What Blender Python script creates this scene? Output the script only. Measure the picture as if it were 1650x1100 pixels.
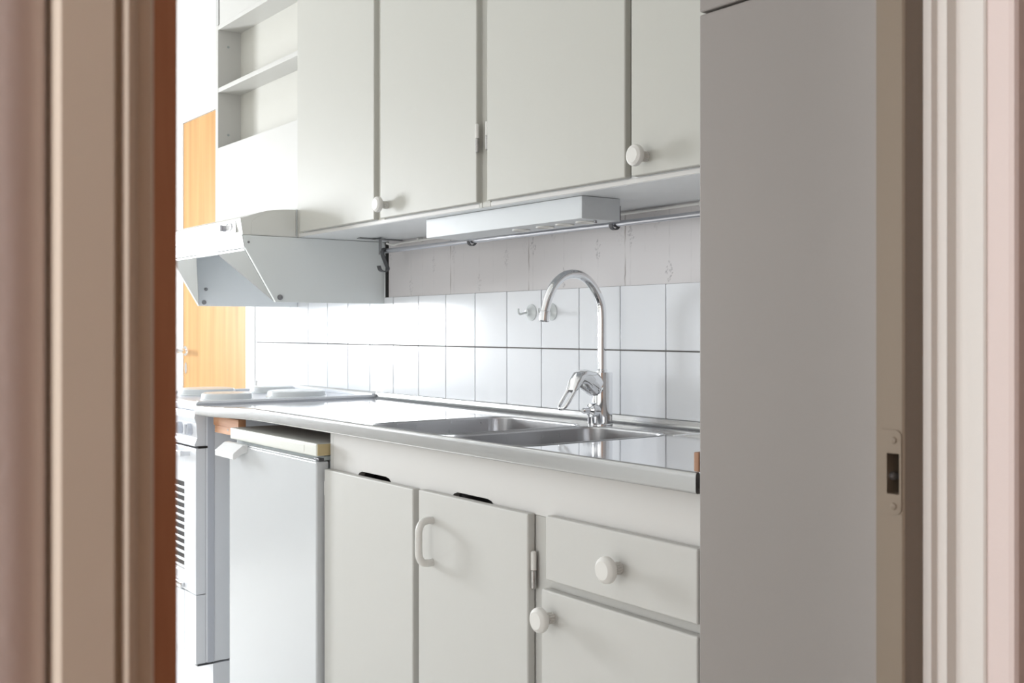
import bpy, bmesh, math, random
from mathutils import Vector, Matrix
random.seed(7)
for o in list(bpy.data.objects): bpy.data.objects.remove(o)
SC = bpy.context.scene
COL = SC.collection
PI = math.pi

# ------------------------------------------------------------------ camera
PHI = 0.6314
cd = bpy.data.cameras.new('camera'); cam = bpy.data.objects.new('camera', cd); COL.objects.link(cam)
cam.location = (0, -1.727, 1.12)
cam.rotation_euler = (PI/2, 0, PI/2 - PHI)
cd.sensor_width = 36; cd.lens = 36*1762.0/1650; cd.shift_y = -18.1/1650
cd.clip_start = 0.05; cd.clip_end = 60
cd.dof.use_dof = True; cd.dof.focus_distance = 2.25; cd.dof.aperture_fstop = 11
SC.camera = cam

# ------------------------------------------------------------------ world, lights, exposure
w = bpy.data.worlds.new('world'); SC.world = w; w.use_nodes = True
w.node_tree.nodes['Background'].inputs[0].default_value = (0.80, 0.90, 1.0, 1)
w.node_tree.nodes['Background'].inputs[1].default_value = 1.2
def area(name, loc, rot, sx, sy, power, color):
    l = bpy.data.lights.new(name, 'AREA'); l.shape = 'RECTANGLE'; l.size = sx; l.size_y = sy
    l.energy = power; l.color = color
    o = bpy.data.objects.new(name, l); COL.objects.link(o); o.location = loc; o.rotation_euler = rot
    return o
# daylight through the kitchen window in the end wall, and through the window at the end of the hall
area('daylight_kitchen', (-5.78, -1.60, 1.34), (PI/2, 0, -PI/2), 0.50, 0.80, 88, (0.93, 0.965, 1.0))
area('daylight_hall', (-0.08, -3.78, 1.40), (PI/2, 0, 0), 0.60, 1.5, 34, (1.0, 0.97, 0.95))
# added fill lamp, behind an added opening in the long front wall
area('fill_side', (-1.32, -3.98, 0.95), (PI/2, 0, 0), 1.3, 1.5, 12, (1.0, 0.94, 0.86))
SC.view_settings.view_transform = 'Standard'; SC.view_settings.look = 'None'
SC.view_settings.gamma = 1; SC.view_settings.use_curve_mapping = False
SC.view_settings.exposure = 0.38

# ------------------------------------------------------------------ materials
def mat(name, col, rough=0.5, metal=0.0, bump=0.0, bscale=60, var=0.0, vscale=6, coat=0.0, aniso=None):
    m = bpy.data.materials.new(name); m.use_nodes = True
    nt = m.node_tree; b = nt.nodes['Principled BSDF']
    b.inputs['Base Color'].default_value = (*col, 1); b.inputs['Roughness'].default_value = rough
    b.inputs['Metallic'].default_value = metal
    if coat: b.inputs['Coat Weight'].default_value = coat; b.inputs['Coat Roughness'].default_value = 0.1
    tc = nt.nodes.new('ShaderNodeTexCoord'); src = tc.outputs['Object']
    if aniso:
        mp = nt.nodes.new('ShaderNodeMapping'); mp.inputs['Scale'].default_value = aniso
        nt.links.new(src, mp.inputs['Vector']); src = mp.outputs['Vector']
    if var:
        n = nt.nodes.new('ShaderNodeTexNoise'); n.inputs['Scale'].default_value = vscale; n.inputs['Detail'].default_value = 4
        nt.links.new(src, n.inputs['Vector'])
        r = nt.nodes.new('ShaderNodeMix'); r.data_type = 'RGBA'
        r.inputs['A'].default_value = (*[c*(1-var) for c in col], 1); r.inputs['B'].default_value = (*[min(1, c*(1+var)) for c in col], 1)
        nt.links.new(n.outputs['Fac'], r.inputs['Factor']); nt.links.new(r.outputs['Result'], b.inputs['Base Color'])
    if bump:
        n = nt.nodes.new('ShaderNodeTexNoise'); n.inputs['Scale'].default_value = bscale; n.inputs['Detail'].default_value = 3
        nt.links.new(src, n.inputs['Vector'])
        bp = nt.nodes.new('ShaderNodeBump'); bp.inputs['Strength'].default_value = bump; bp.inputs['Distance'].default_value = 0.002
        nt.links.new(n.outputs['Fac'], bp.inputs['Height']); nt.links.new(bp.outputs['Normal'], b.inputs['Normal'])
    return m
def woodmat(name, c1, c2, rough=0.4, scale=(1, 1, 0.06), nscale=30):
    m = bpy.data.materials.new(name); m.use_nodes = True; nt = m.node_tree; b = nt.nodes['Principled BSDF']
    tc = nt.nodes.new('ShaderNodeTexCoord'); mp = nt.nodes.new('ShaderNodeMapping'); mp.inputs['Scale'].default_value = scale
    n = nt.nodes.new('ShaderNodeTexNoise'); n.inputs['Scale'].default_value = nscale; n.inputs['Detail'].default_value = 6
    cr = nt.nodes.new('ShaderNodeValToRGB'); cr.color_ramp.elements[0].position = 0.32; cr.color_ramp.elements[1].position = 0.68
    cr.color_ramp.elements[0].color = (*c1, 1); cr.color_ramp.elements[1].color = (*c2, 1)
    nt.links.new(tc.outputs['Object'], mp.inputs['Vector']); nt.links.new(mp.outputs['Vector'], n.inputs['Vector'])
    nt.links.new(n.outputs['Fac'], cr.inputs['Fac']); nt.links.new(cr.outputs['Color'], b.inputs['Base Color'])
    b.inputs['Roughness'].default_value = rough
    return m
PAINT = mat('cabinet_paint', (0.57, 0.565, 0.54), 0.5, bump=0.05, bscale=40)
UPPAINT = mat('upper_paint_dimmed', (0.50, 0.495, 0.455), 0.5, bump=0.05, bscale=40)  # yellower cabinet paint, also darkened for the dimmer light higher up
SHELLP = mat('cabinet_shell_paint', (0.84, 0.86, 0.87), 0.35)
FASCIALIT = mat('fascia_paint_lightened', (0.65, 0.64, 0.62), 0.5, bump=0.05, bscale=40)  # cabinet paint lightened to offset the shade under the worktop overhang
PAINTIN = mat('cabinet_inside_paint', (0.60, 0.59, 0.54), 0.45)
KNOB = mat('knob_paint', (0.74, 0.73, 0.70), 0.28)
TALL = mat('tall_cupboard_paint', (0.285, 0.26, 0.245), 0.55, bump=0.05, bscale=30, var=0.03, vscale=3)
ENAMEL = mat('hood_enamel', (0.82, 0.86, 0.86), 0.28)
NOSE = mat('hood_plastic', (0.76, 0.765, 0.73), 0.35)
GUSSET = mat('hood_gusset_shaded', (0.30, 0.31, 0.30), 0.4)  # shade on the gussets put into a darker colour
INNER = mat('hood_inner_lit', (0.93, 0.96, 0.98), 0.25)  # enamel lightened for the light bounced up inside the hood
VISOR = mat('hood_visor_white', (0.84, 0.85, 0.86), 0.3)
FRIDGE = mat('fridge_enamel', (0.60, 0.62, 0.64), 0.25)
FRIDGETRIM = mat('fridge_plastic', (0.72, 0.73, 0.68), 0.4)
YELLOW = mat('yellowed_plastic', (0.58, 0.47, 0.26), 0.45)
SHADEG = mat('shade_grey', (0.50, 0.50, 0.49), 0.5)
SEAL = mat('grey_seal', (0.34, 0.38, 0.38), 0.5)
STOVE = mat('stove_enamel', (0.84, 0.87, 0.92), 0.2)
STOVEGREY = mat('stove_grey', (0.60, 0.63, 0.70), 0.3)
COVER = mat('burner_cover_enamel', (0.76, 0.79, 0.80), 0.25)
TILE = mat('tile_glaze', (0.86, 0.88, 0.91), 0.14, bump=0.008, bscale=5)
GROUT = mat('grout', (0.17, 0.16, 0.155), 0.9, var=0.4, vscale=25)
WALLW = mat('wall_white', (0.88, 0.88, 0.87), 0.7, bump=0.1, bscale=120)
TRIMW = mat('trim_white', (0.82, 0.82, 0.81), 0.4)
CEIL = mat('ceiling_white', (0.82, 0.82, 0.80), 0.8)
FLOOR = mat('kitchen_floor_vinyl', (0.78, 0.76, 0.72), 0.45, var=0.08, vscale=8)
HALLFLOOR = woodmat('hall_parquet', (0.17, 0.08, 0.04), (0.30, 0.15, 0.075), 0.35, (0.06, 1, 1), 20)
HALLWOOD = woodmat('hall_wood_panel', (0.32, 0.21, 0.14), (0.42, 0.29, 0.20), 0.5, (1, 1, 0.05), 18)
PINK = mat('hall_wall_pink', (0.75, 0.655, 0.63), 0.7, bump=0.15, bscale=150)
CASING = mat('casing_cream', (0.72, 0.64, 0.54), 0.42, bump=0.08, bscale=30)
CASINGW = mat('casing_white', (0.76, 0.745, 0.715), 0.45, bump=0.05, bscale=30)
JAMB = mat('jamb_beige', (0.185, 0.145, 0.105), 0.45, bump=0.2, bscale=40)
RAW = woodmat('worn_redbrown_wood', (0.50, 0.22, 0.12), (0.70, 0.36, 0.22), 0.7, (1, 1, 0.1), 40)
DARK = mat('cavity_shade', (0.012, 0.01, 0.01), 0.8)  # near-black colour stands in for shade in gaps and recesses
BLACKMETAL = mat('dark_metal', (0.09, 0.09, 0.095), 0.4, 0.6)
GREYMETAL = mat('grey_metal', (0.30, 0.30, 0.31), 0.32, 0.9)
RODMETAL = mat('brushed_rod', (0.55, 0.55, 0.58), 0.28, 1.0)
CHROME = mat('chrome', (0.83, 0.84, 0.86), 0.045, 1.0)
HINGE = mat('hinge_steel', (0.42, 0.41, 0.40), 0.35, 0.9, var=0.4, vscale=300)
BATTEN = woodmat('batten_pine', (0.48, 0.22, 0.11), (0.66, 0.36, 0.20), 0.6, (0.05, 1, 1), 60)
CORE = woodmat('core_board', (0.16, 0.11, 0.09), (0.25, 0.17, 0.13), 0.7, (0.1, 1, 1), 50)
CHIP = woodmat('chip_wood', (0.27, 0.13, 0.07), (0.40, 0.22, 0.13), 0.6, (1, 1, 0.2), 60)
OAK = woodmat('honey_oak_veneer', (0.47, 0.24, 0.075), (0.58, 0.33, 0.125), 0.35, (1, 1, 0.05), 22)
CABLEM = mat('white_cable', (0.80, 0.79, 0.76), 0.4)
LIGHTBOX = mat('light_box_enamel', (0.64, 0.67, 0.69), 0.3)
CUP = mat('milky_plastic', (0.80, 0.84, 0.84), 0.15)
GLASSDARK = mat('oven_glass', (0.02, 0.02, 0.025), 0.06)

def steelmat(name, rough, wave, col=(0.80, 0.80, 0.82), streak=(1, 1, 1), wscale=9.0):
    m = bpy.data.materials.new(name); m.use_nodes = True; nt = m.node_tree; b = nt.nodes['Principled BSDF']
    b.inputs['Base Color'].default_value = (*col, 1); b.inputs['Metallic'].default_value = 1
    tc = nt.nodes.new('ShaderNodeTexCoord')
    n = nt.nodes.new('ShaderNodeTexNoise'); n.inputs['Scale'].default_value = wscale; n.inputs['Detail'].default_value = 1.5
    nt.links.new(tc.outputs['Object'], n.inputs['Vector'])
    bp = nt.nodes.new('ShaderNodeBump'); bp.inputs['Strength'].default_value = wave; bp.inputs['Distance'].default_value = 0.01
    nt.links.new(n.outputs['Fac'], bp.inputs['Height']); nt.links.new(bp.outputs['Normal'], b.inputs['Normal'])
    mp = nt.nodes.new('ShaderNodeMapping'); mp.inputs['Scale'].default_value = streak
    n2 = nt.nodes.new('ShaderNodeTexNoise'); n2.inputs['Scale'].default_value = 30; n2.inputs['Detail'].default_value = 5
    nt.links.new(tc.outputs['Object'], mp.inputs['Vector']); nt.links.new(mp.outputs['Vector'], n2.inputs['Vector'])
    mr = nt.nodes.new('ShaderNodeMapRange'); mr.inputs['To Min'].default_value = rough*0.75; mr.inputs['To Max'].default_value = rough*1.3
    nt.links.new(n2.outputs['Fac'], mr.inputs['Value']); nt.links.new(mr.outputs['Result'], b.inputs['Roughness'])
    return m
STEEL = steelmat('polished_steel', 0.08, 0.035, (0.88, 0.88, 0.90), wscale=5.0)
STEELEDGE = steelmat('steel_edge', 0.24, 0.0, (0.45, 0.45, 0.45), (1, 8, 8))
BOWL = steelmat('bowl_steel', 0.30, 0.10, (0.50, 0.50, 0.51), (6, 6, 1))

# ------------------------------------------------------------------ mesh helpers
ORIG = {}
def BM(): return bmesh.new()
def obj(name, bm, m, parent=None, smooth=None, label=None):
    org = ORIG.get(parent.name, Vector((0, 0, 0))) if parent else Vector((0, 0, 0))
    bmesh.ops.recalc_face_normals(bm, faces=bm.faces)
    if org.length: bmesh.ops.translate(bm, verts=bm.verts, vec=-org)
    me = bpy.data.meshes.new(name); bm.to_mesh(me); bm.free()
    me.materials.append(m)
    if smooth is not None:
        for p in me.polygons: p.use_smooth = True
        try: me.set_sharp_from_angle(angle=math.radians(smooth))
        except Exception: pass
    o = bpy.data.objects.new(name, me); COL.objects.link(o)
    if smooth is not None:
        md = o.modifiers.new('weighted', 'WEIGHTED_NORMAL'); md.keep_sharp = True
    if parent: o.parent = parent
    ORIG[o.name] = org
    if label: o['label'] = label
    return o
def thing(name, label, cat, loc, group=None):
    o = bpy.data.objects.new(name, None); COL.objects.link(o); o.location = loc
    o.empty_display_size = 0.05
    o['label'] = label; o['category'] = cat
    if group: o['group'] = group
    ORIG[o.name] = Vector(loc)
    return o
def tag(o, label, cat, group=None):
    o['label'] = label; o['category'] = cat
    if group: o['group'] = group
    return o
def struct(name, bm, m, parent=None, smooth=None):
    o = obj(name, bm, m, parent, smooth)
    if not parent: o['kind'] = 'structure'
    return o
def box(bm, x0, x1, y0, y1, z0, z1, bev=0, seg=2):
    vs = [bm.verts.new(p) for p in ((x0,y0,z0),(x1,y0,z0),(x1,y1,z0),(x0,y1,z0),(x0,y0,z1),(x1,y0,z1),(x1,y1,z1),(x0,y1,z1))]
    fs = [bm.faces.new([vs[i] for i in f]) for f in ((0,3,2,1),(4,5,6,7),(0,1,5,4),(1,2,6,5),(2,3,7,6),(3,0,4,7))]
    if bev:
        es = set(e for f in fs for e in f.edges)
        bmesh.ops.bevel(bm, geom=list(es), offset=bev, segments=seg, affect='EDGES', profile=0.5)
    return bm
def prism(bm, poly, a, b, axis='x', bev=0):
    """poly in the two other axes: x -> (y,z); y -> (x,z); z -> (x,y)"""
    def P(q, t): return (t, q[0], q[1]) if axis == 'x' else ((q[0], t, q[1]) if axis == 'y' else (q[0], q[1], t))
    A = [bm.verts.new(P(q, a)) for q in poly]; B = [bm.verts.new(P(q, b)) for q in poly]
    n = len(poly); fs = [bm.faces.new(A), bm.faces.new(B)]
    for i in range(n): fs.append(bm.faces.new((A[i], A[(i+1) % n], B[(i+1) % n], B[i])))
    if bev:
        es = set(e for f in fs for e in f.edges)
        bmesh.ops.bevel(bm, geom=list(es), offset=bev, segments=2, affect='EDGES', profile=0.5)
    return bm
def frame_of(d):
    d = Vector(d).normalized(); u = Vector((0, 0, 1)) if abs(d.z) < 0.9 else Vector((1, 0, 0))
    a = d.cross(u).normalized(); b = d.cross(a).normalized(); return a, b
def lathe(bm, prof, org, axis, seg=32):
    """prof: list of (r, t) along axis from org"""
    ax = Vector(axis).normalized(); a, b = frame_of(ax); org = Vector(org); rings = []
    for r, t in prof:
        c = org + ax*t
        if r <= 1e-6: rings.append([bm.verts.new(c)])
        else: rings.append([bm.verts.new(c + (a*math.cos(2*PI*i/seg) + b*math.sin(2*PI*i/seg))*r) for i in range(seg)])
    for q in range(len(rings)-1):
        A, B = rings[q], rings[q+1]
        for i in range(seg):
            j = (i+1) % seg
            if len(A) == 1 and len(B) == 1: continue
            if len(A) == 1: bm.faces.new((A[0], B[i], B[j]))
            elif len(B) == 1: bm.faces.new((A[i], A[j], B[0]))
            else: bm.faces.new((A[i], A[j], B[j], B[i]))
    return bm
def cyl(bm, p0, p1, r0, r1=None, seg=24):
    r1 = r0 if r1 is None else r1; d = Vector(p1)-Vector(p0)
    return lathe(bm, [(0, 0), (r0, 0), (r1, d.length), (0, d.length)], p0, d, seg)
def tube(bm, pts, r, seg=16, caps=True, closed=False, squash=None):
    pts = [Vector(p) for p in pts]; n = len(pts); rings = []; prev = None
    for i, p in enumerate(pts):
        t = (pts[(i+1) % n]-pts[(i-1) % n]) if closed else (pts[min(i+1, n-1)]-pts[max(i-1, 0)])
        t.normalize()
        if prev is None: a, b = frame_of(t)
        else:
            a = (prev - t*prev.dot(t)).normalized(); b = t.cross(a).normalized()
        prev = a; rr = r[i] if isinstance(r, (list, tuple)) else r
        rings.append([bm.verts.new(p + (a*math.cos(2*PI*k/seg) + b*math.sin(2*PI*k/seg))*rr) for k in range(seg)])
    for q in range(n if closed else n-1):
        A, B = rings[q], rings[(q+1) % n]
        for k in range(seg): bm.faces.new((A[k], A[(k+1) % seg], B[(k+1) % seg], B[k]))
    if caps and not closed: bm.faces.new(rings[0]); bm.faces.new(rings[-1])
    return bm
def spline(pts, n=8):
    P = [Vector(p) for p in pts]; P = [P[0]*2-P[1]] + P + [P[-1]*2-P[-2]]; out = []
    for i in range(1, len(P)-2):
        for k in range(n):
            t = k/n
            out.append(0.5*((2*P[i]) + (P[i+1]-P[i-1])*t + (2*P[i-1]-5*P[i]+4*P[i+1]-P[i+2])*t*t + (3*P[i]-P[i-1]-3*P[i+1]+P[i+2])*t**3))
    out.append(P[-2]); return out
def rrect(x0, x1, y0, y1, r, n=8):
    out = []
    for cx, cy, a0 in ((x1-r, y1-r, 0), (x0+r, y1-r, PI/2), (x0+r, y0+r, PI), (x1-r, y0+r, 1.5*PI)):
        for k in range(n+1):
            a = a0 + k*PI/2/n; out.append((cx + r*math.cos(a), cy + r*math.sin(a)))
    return out

# ------------------------------------------------------------------ the setting
XW, YF, H = -5.60, -3.80, 2.70
struct('floor', box(BM(), XW-0.1, -0.60, YF-0.1, 0.12, -0.05, 0.0), FLOOR)
f = struct('floor_hall', box(BM(), -0.60, 1.40, -3.70, 0.80, -0.05, 0.0), HALLFLOOR); f.name = 'floor_hall'
struct('ceiling', box(BM(), XW-0.1, 1.40, -3.92, 0.80, H, H+0.05), CEIL)
DX0, DX1, DZ = -4.891, -4.165, 2.06          # far door opening
bm = BM()
box(bm, XW, DX0, 0.008, 0.12, 0, H); box(bm, DX0, DX1, 0.008, 0.12, DZ, H); box(bm, DX1, -0.6195, 0.008, 0.12, 0, H)
wall_back = struct('wall_back', bm, WALLW)
# end wall with window
bm = BM(); WY0, WY1, WZ0, WZ1 = -2.08, -1.12, 0.70, 2.00
box(bm, XW-0.12, XW, YF, WY0, 0, H); box(bm, XW-0.12, XW, WY1, 0.12, 0, H)
box(bm, XW-0.12, XW, WY0, WY1, 0, WZ0); box(bm, XW-0.12, XW, WY0, WY1, WZ1, H)
struct('wall_left', bm, WALLW)
def window(name, parts, sill):
    bm = BM()
    for p in parts: box(bm, *p, 0.004)
    o = struct(name, bm, TRIMW)
    obj('window_sill', box(BM(), *sill, 0.005), TRIMW, o)
    return o
window('window_1', [(XW-0.09, XW-0.04, WY0, WY0+0.06, WZ0, WZ1), (XW-0.09, XW-0.04, WY1-0.06, WY1, WZ0, WZ1),
    (XW-0.089, XW-0.041, WY0+0.06, WY1-0.06, WZ0, WZ0+0.06), (XW-0.089, XW-0.041, WY0+0.06, WY1-0.06, WZ1-0.06, WZ1),
    (XW-0.088, XW-0.042, (WY0+WY1)/2-0.03, (WY0+WY1)/2+0.03, WZ0+0.06, WZ1-0.06)], (XW-0.02, XW+0.14, WY0-0.05, WY1+0.05, WZ0-0.03, WZ0))
# front wall of the kitchen with a window added for the fill lamp
bm = BM(); SX0, SX1, SZ0, SZ1 = -2.02, -0.66, 0.18, 1.74
box(bm, XW-0.12, SX0, YF-0.12, YF, 0, H); box(bm, SX1, -0.60, YF-0.12, YF, 0, H)
box(bm, SX0, SX1, YF-0.12, YF, 0, SZ0); box(bm, SX0, SX1, YF-0.12, YF, SZ1, H)
struct('wall_front', bm, WALLW)
window('fill_window', [(SX0, SX0+0.06, YF-0.09, YF-0.04, SZ0, SZ1), (SX1-0.06, SX1, YF-0.09, YF-0.04, SZ0, SZ1),
    (SX0+0.06, SX1-0.06, YF-0.089, YF-0.041, SZ0, SZ0+0.06), (SX0+0.06, SX1-0.06, YF-0.089, YF-0.041, SZ1-0.06, SZ1),
    ((SX0+SX1)/2-0.03, (SX0+SX1)/2+0.03, YF-0.088, YF-0.042, SZ0+0.06, SZ1-0.06)], (SX0-0.05, SX1+0.05, YF-0.02, YF+0.14, SZ0-0.03, SZ0))
# doorway wall between kitchen and hall (right), both sides
bm = BM()
box(bm, -0.6195, -0.571, YF-0.12, -1.57, 0, H); box(bm, -0.6195, -0.571, -1.57, -0.80, 2.08, H)
box(bm, -0.6195, -0.571, -0.80, 0.12, 0, H)
struct('wall_right', bm, WALLW)
bm = BM()
prism(bm, [(-0.5708, YF+0.2), (-0.5580, YF+0.2), (-0.5580, -1.6160)] + [(-0.5580-0.0120*(1-math.cos(t*PI/16)), -1.6160+0.0215*math.sin(t*PI/16)) for t in range(1, 9)] + [(-0.5708, -1.5944)], 0, H, 'z'); box(bm, -0.5708, -0.5700, -1.57, -0.80, 2.08, H); struct('wall_hall_doorway', bm, PINK, None, 40)
bm = BM(); box(bm, -0.571, -0.518, -0.797, 0.80, 0, H, 0.006); struct('wall_hall_right', bm, PINK)
bm = BM(); box(bm, 1.30, 1.40, -3.70, 0.80, 0, H); struct('wall_hall_behind', bm, HALLWOOD)
bm = BM(); box(bm, -0.518, 1.30, 0.70, 0.80, 0, H); struct('wall_hall_end', bm, PINK)
bm = BM(); box(bm, -0.66, -0.50, -3.70, -3.60, 0, H); box(bm, 0.25, 1.30, -3.70, -3.60, 0, H)
box(bm, -0.50, 0.25, -3.70, -3.60, 0, 0.80); box(bm, -0.50, 0.25, -3.70, -3.60, 2.2, H); struct('wall_hall_front', bm, PINK)

# left lining and casing of the doorway
tl = obj('trim_1', box(BM(), -0.6395, -0.6197, -1.57, -1.5115, 0, 2.08, 0.001), RAW); tl['kind'] = 'structure'
prof = [(-1.5934, -0.571), (-1.5934, -0.556), (-1.5915, -0.5525), (-1.567, -0.5515), (-1.5656, -0.5535), (-1.5645, -0.5575), (-1.5632, -0.5575),
        (-1.5622, -0.5530), (-1.5600, -0.5515), (-1.5570, -0.5525), (-1.5550, -0.5560), (-1.5530, -0.5578), (-1.5500, -0.5565), (-1.5470, -0.5560),
        (-1.5456, -0.5575), (-1.5456, -0.618), (-1.57, -0.618), (-1.57, -0.571)]
o = obj('casing', prism(BM(), [(b, a) for a, b in prof], 0, 2.10, 'z'), CASING, tl, 25)
# right lining with the strike plate, stepped moulding towards the hall
pr = [(-0.6197, -0.780), (-0.6197, -0.855), (-0.5925, -0.855), (-0.5905, -0.8535), (-0.5902, -0.8252), (-0.5826, -0.8252), (-0.5826, -0.8153),
      (-0.5731, -0.8153), (-0.5731, -0.8003), (-0.5457, -0.8003), (-0.5450, -0.7985), (-0.5450, -0.797), (-0.571, -0.797), (-0.571, -0.78)]
HZ0, HZ1, HX0, HX1 = 0.9703, 1.0075, -0.6077, -0.5947
tr = BM()
prism(tr, pr, 0, HZ0, 'z'); prism(tr, pr, HZ1, 2.08, 'z')
prism(tr, [(-0.6197, -0.78), (-0.6197, -0.855), (HX0, -0.855), (HX0, -0.78)], HZ0, HZ1, 'z')
prism(tr, [(HX1, -0.80), (HX1, -0.855)] + pr[2:], HZ0, HZ1, 'z')
tr = obj('trim_2', tr, JAMB); tr['kind'] = 'structure'
# lighter hall-side moulding, same profile shifted out a hair (its own painted piece)
mo = [(-0.5900, -0.800), (-0.5900, -0.8262), (-0.5816, -0.8262), (-0.5816, -0.8163), (-0.5721, -0.8163), (-0.5721, -0.8013), (-0.5455, -0.8013), (-0.5440, -0.7995), (-0.5440, -0.796)]
obj('moulding', prism(BM(), mo, 0, 2.10, 'z'), CASINGW, tr, label='white stepped moulding')
bm = BM(); yp = -0.8562
pts = rrect(-0.6185, -0.5925, 0.9519, 1.0290, 0.006, 5)
# plate with a hole: ring of quads built from outer/inner loops
outer = [bm.verts.new((x, yp, z)) for x, z in pts]
inner = [bm.verts.new((x, yp, z)) for x, z in rrect(HX0, HX1, HZ0, HZ1, 0.0008, 5)]
es = [bm.edges.new((L[i], L[(i+1) % len(L)])) for L in (outer, inner) for i in range(len(L))]
bmesh.ops.triangle_fill(bm, use_beauty=True, use_dissolve=False, edges=es)
r = bmesh.ops.extrude_face_region(bm, geom=list(bm.faces)); bmesh.ops.translate(bm, verts=[v for v in r['geom'] if isinstance(v, bmesh.types.BMVert)], vec=(0, 0.0016, 0))
sp = obj('strike_plate', bm, JAMB, tr)
for z in (1.0195, 0.9592):
    obj('screw', lathe(BM(), [(0, 0), (0.0033, 0), (0.0028, 0.0012), (0.0008, 0.0016), (0, 0.0008)], (-0.6005, yp, z), (0, -1, 0), 16), JAMB, sp, 30)
obj('mortise', box(BM(), HX0+0.001, HX1-0.001, -0.815, -0.805, HZ0+0.001, HZ1-0.001), DARK, sp)
obj('catch', lathe(BM(), [(0, 0), (0.004, 0), (0.0035, 0.004), (0, 0.005)], (-0.6062, -0.849, 0.986), (1, -0.4, 0), 14), GREYMETAL, sp, 40)
bm = BM(); box(bm, -0.6195, -0.545, -1.5115, -0.855, 2.05, 2.08); struct('trim_3', bm, JAMB)

# wooden door in the back wall beyond the tiles
door = obj('door_1', box(BM(), DX0+0.003, DX1-0.003, 0.0, 0.04, 0.005, DZ-0.003, 0.002), OAK); door['kind'] = 'structure'
bm = BM()
for a in ((DX0-0.07, DX0, -0.004, 0.008, 0, DZ+0.07), (DX1, DX1+0.085, -0.004, 0.008, 0, DZ+0.07), (DX0, DX1, -0.0039, 0.0079, DZ, DZ+0.07)): box(bm, *a, 0.003)
obj('casing', bm, TRIMW, door, label='white door casing')
bm = BM(); lathe(bm, [(0, 0), (0.024, 0), (0.023, 0.006), (0.011, 0.009), (0.010, 0.045), (0, 0.046)], (-4.850, 0, 1.027), (0, -1, 0), 20)
tube(bm, spline([(-4.850, -0.042, 1.027), (-4.83, -0.048, 1.030), (-4.79, -0.050, 1.030), (-4.745, -0.048, 1.024)], 5), 0.008, 10)
obj('door_handle', bm, CHROME, door, 40)
bm = BM(); prism(bm, [(-4.850+a*0.9, 0.950+b*1.0) for a, b in [(0.016*math.cos(t*PI/8), 0.026*math.sin(t*PI/8)) for t in range(16)]], -0.004, 0.0, 'y'); obj('key_plate', bm, CHROME, door)

# ------------------------------------------------------------------ tiles and wallpaper
PITCH, TX = 0.15203, -1.7776
bs = thing('tile_backsplash', 'two rows of glossy white square tiles with dark grout above the steel worktop', 'tiles', (-2.6, 0.006, 0.9216))
bm = BM(); box(bm, -4.07, -1.094, 0.0035, 0.0075, 0.9216, 1.2245); obj('grout', bm, GROUT, bs, label='dark grey grout')
bm = BM(); g = 0.0032
for k in range(-16, 6):
    x0, x1 = TX+(k-1)*PITCH+g/2, TX+k*PITCH-g/2
    x0 = max(x0, -4.07); x1 = min(x1, -1.0945)
    if x1-x0 < 0.01: continue
    for z0, z1 in ((0.9216, 1.0732-g/2), (1.0732+g/2, 1.2240)):
        b2 = BM(); box(b2, x0, x1, 0.0, 0.0062, z0, z1, 0.0012, 2)
        c = Vector(((x0+x1)/2, 0.003, (z0+z1)/2))
        R = Matrix.Translation(c) @ Matrix.Rotation(random.uniform(-.0025, .0025), 4, 'X') @ Matrix.Rotation(random.uniform(-.0025, .0025), 4, 'Z') @ Matrix.Translation(-c)
        bmesh.ops.transform(b2, matrix=R, verts=b2.verts)
        tmp = bpy.data.meshes.new('t'); b2.to_mesh(tmp); b2.free(); bm.from_mesh(tmp); bpy.data.meshes.remove(tmp)
obj('tile_field', bm, TILE, bs, 30)

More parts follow.
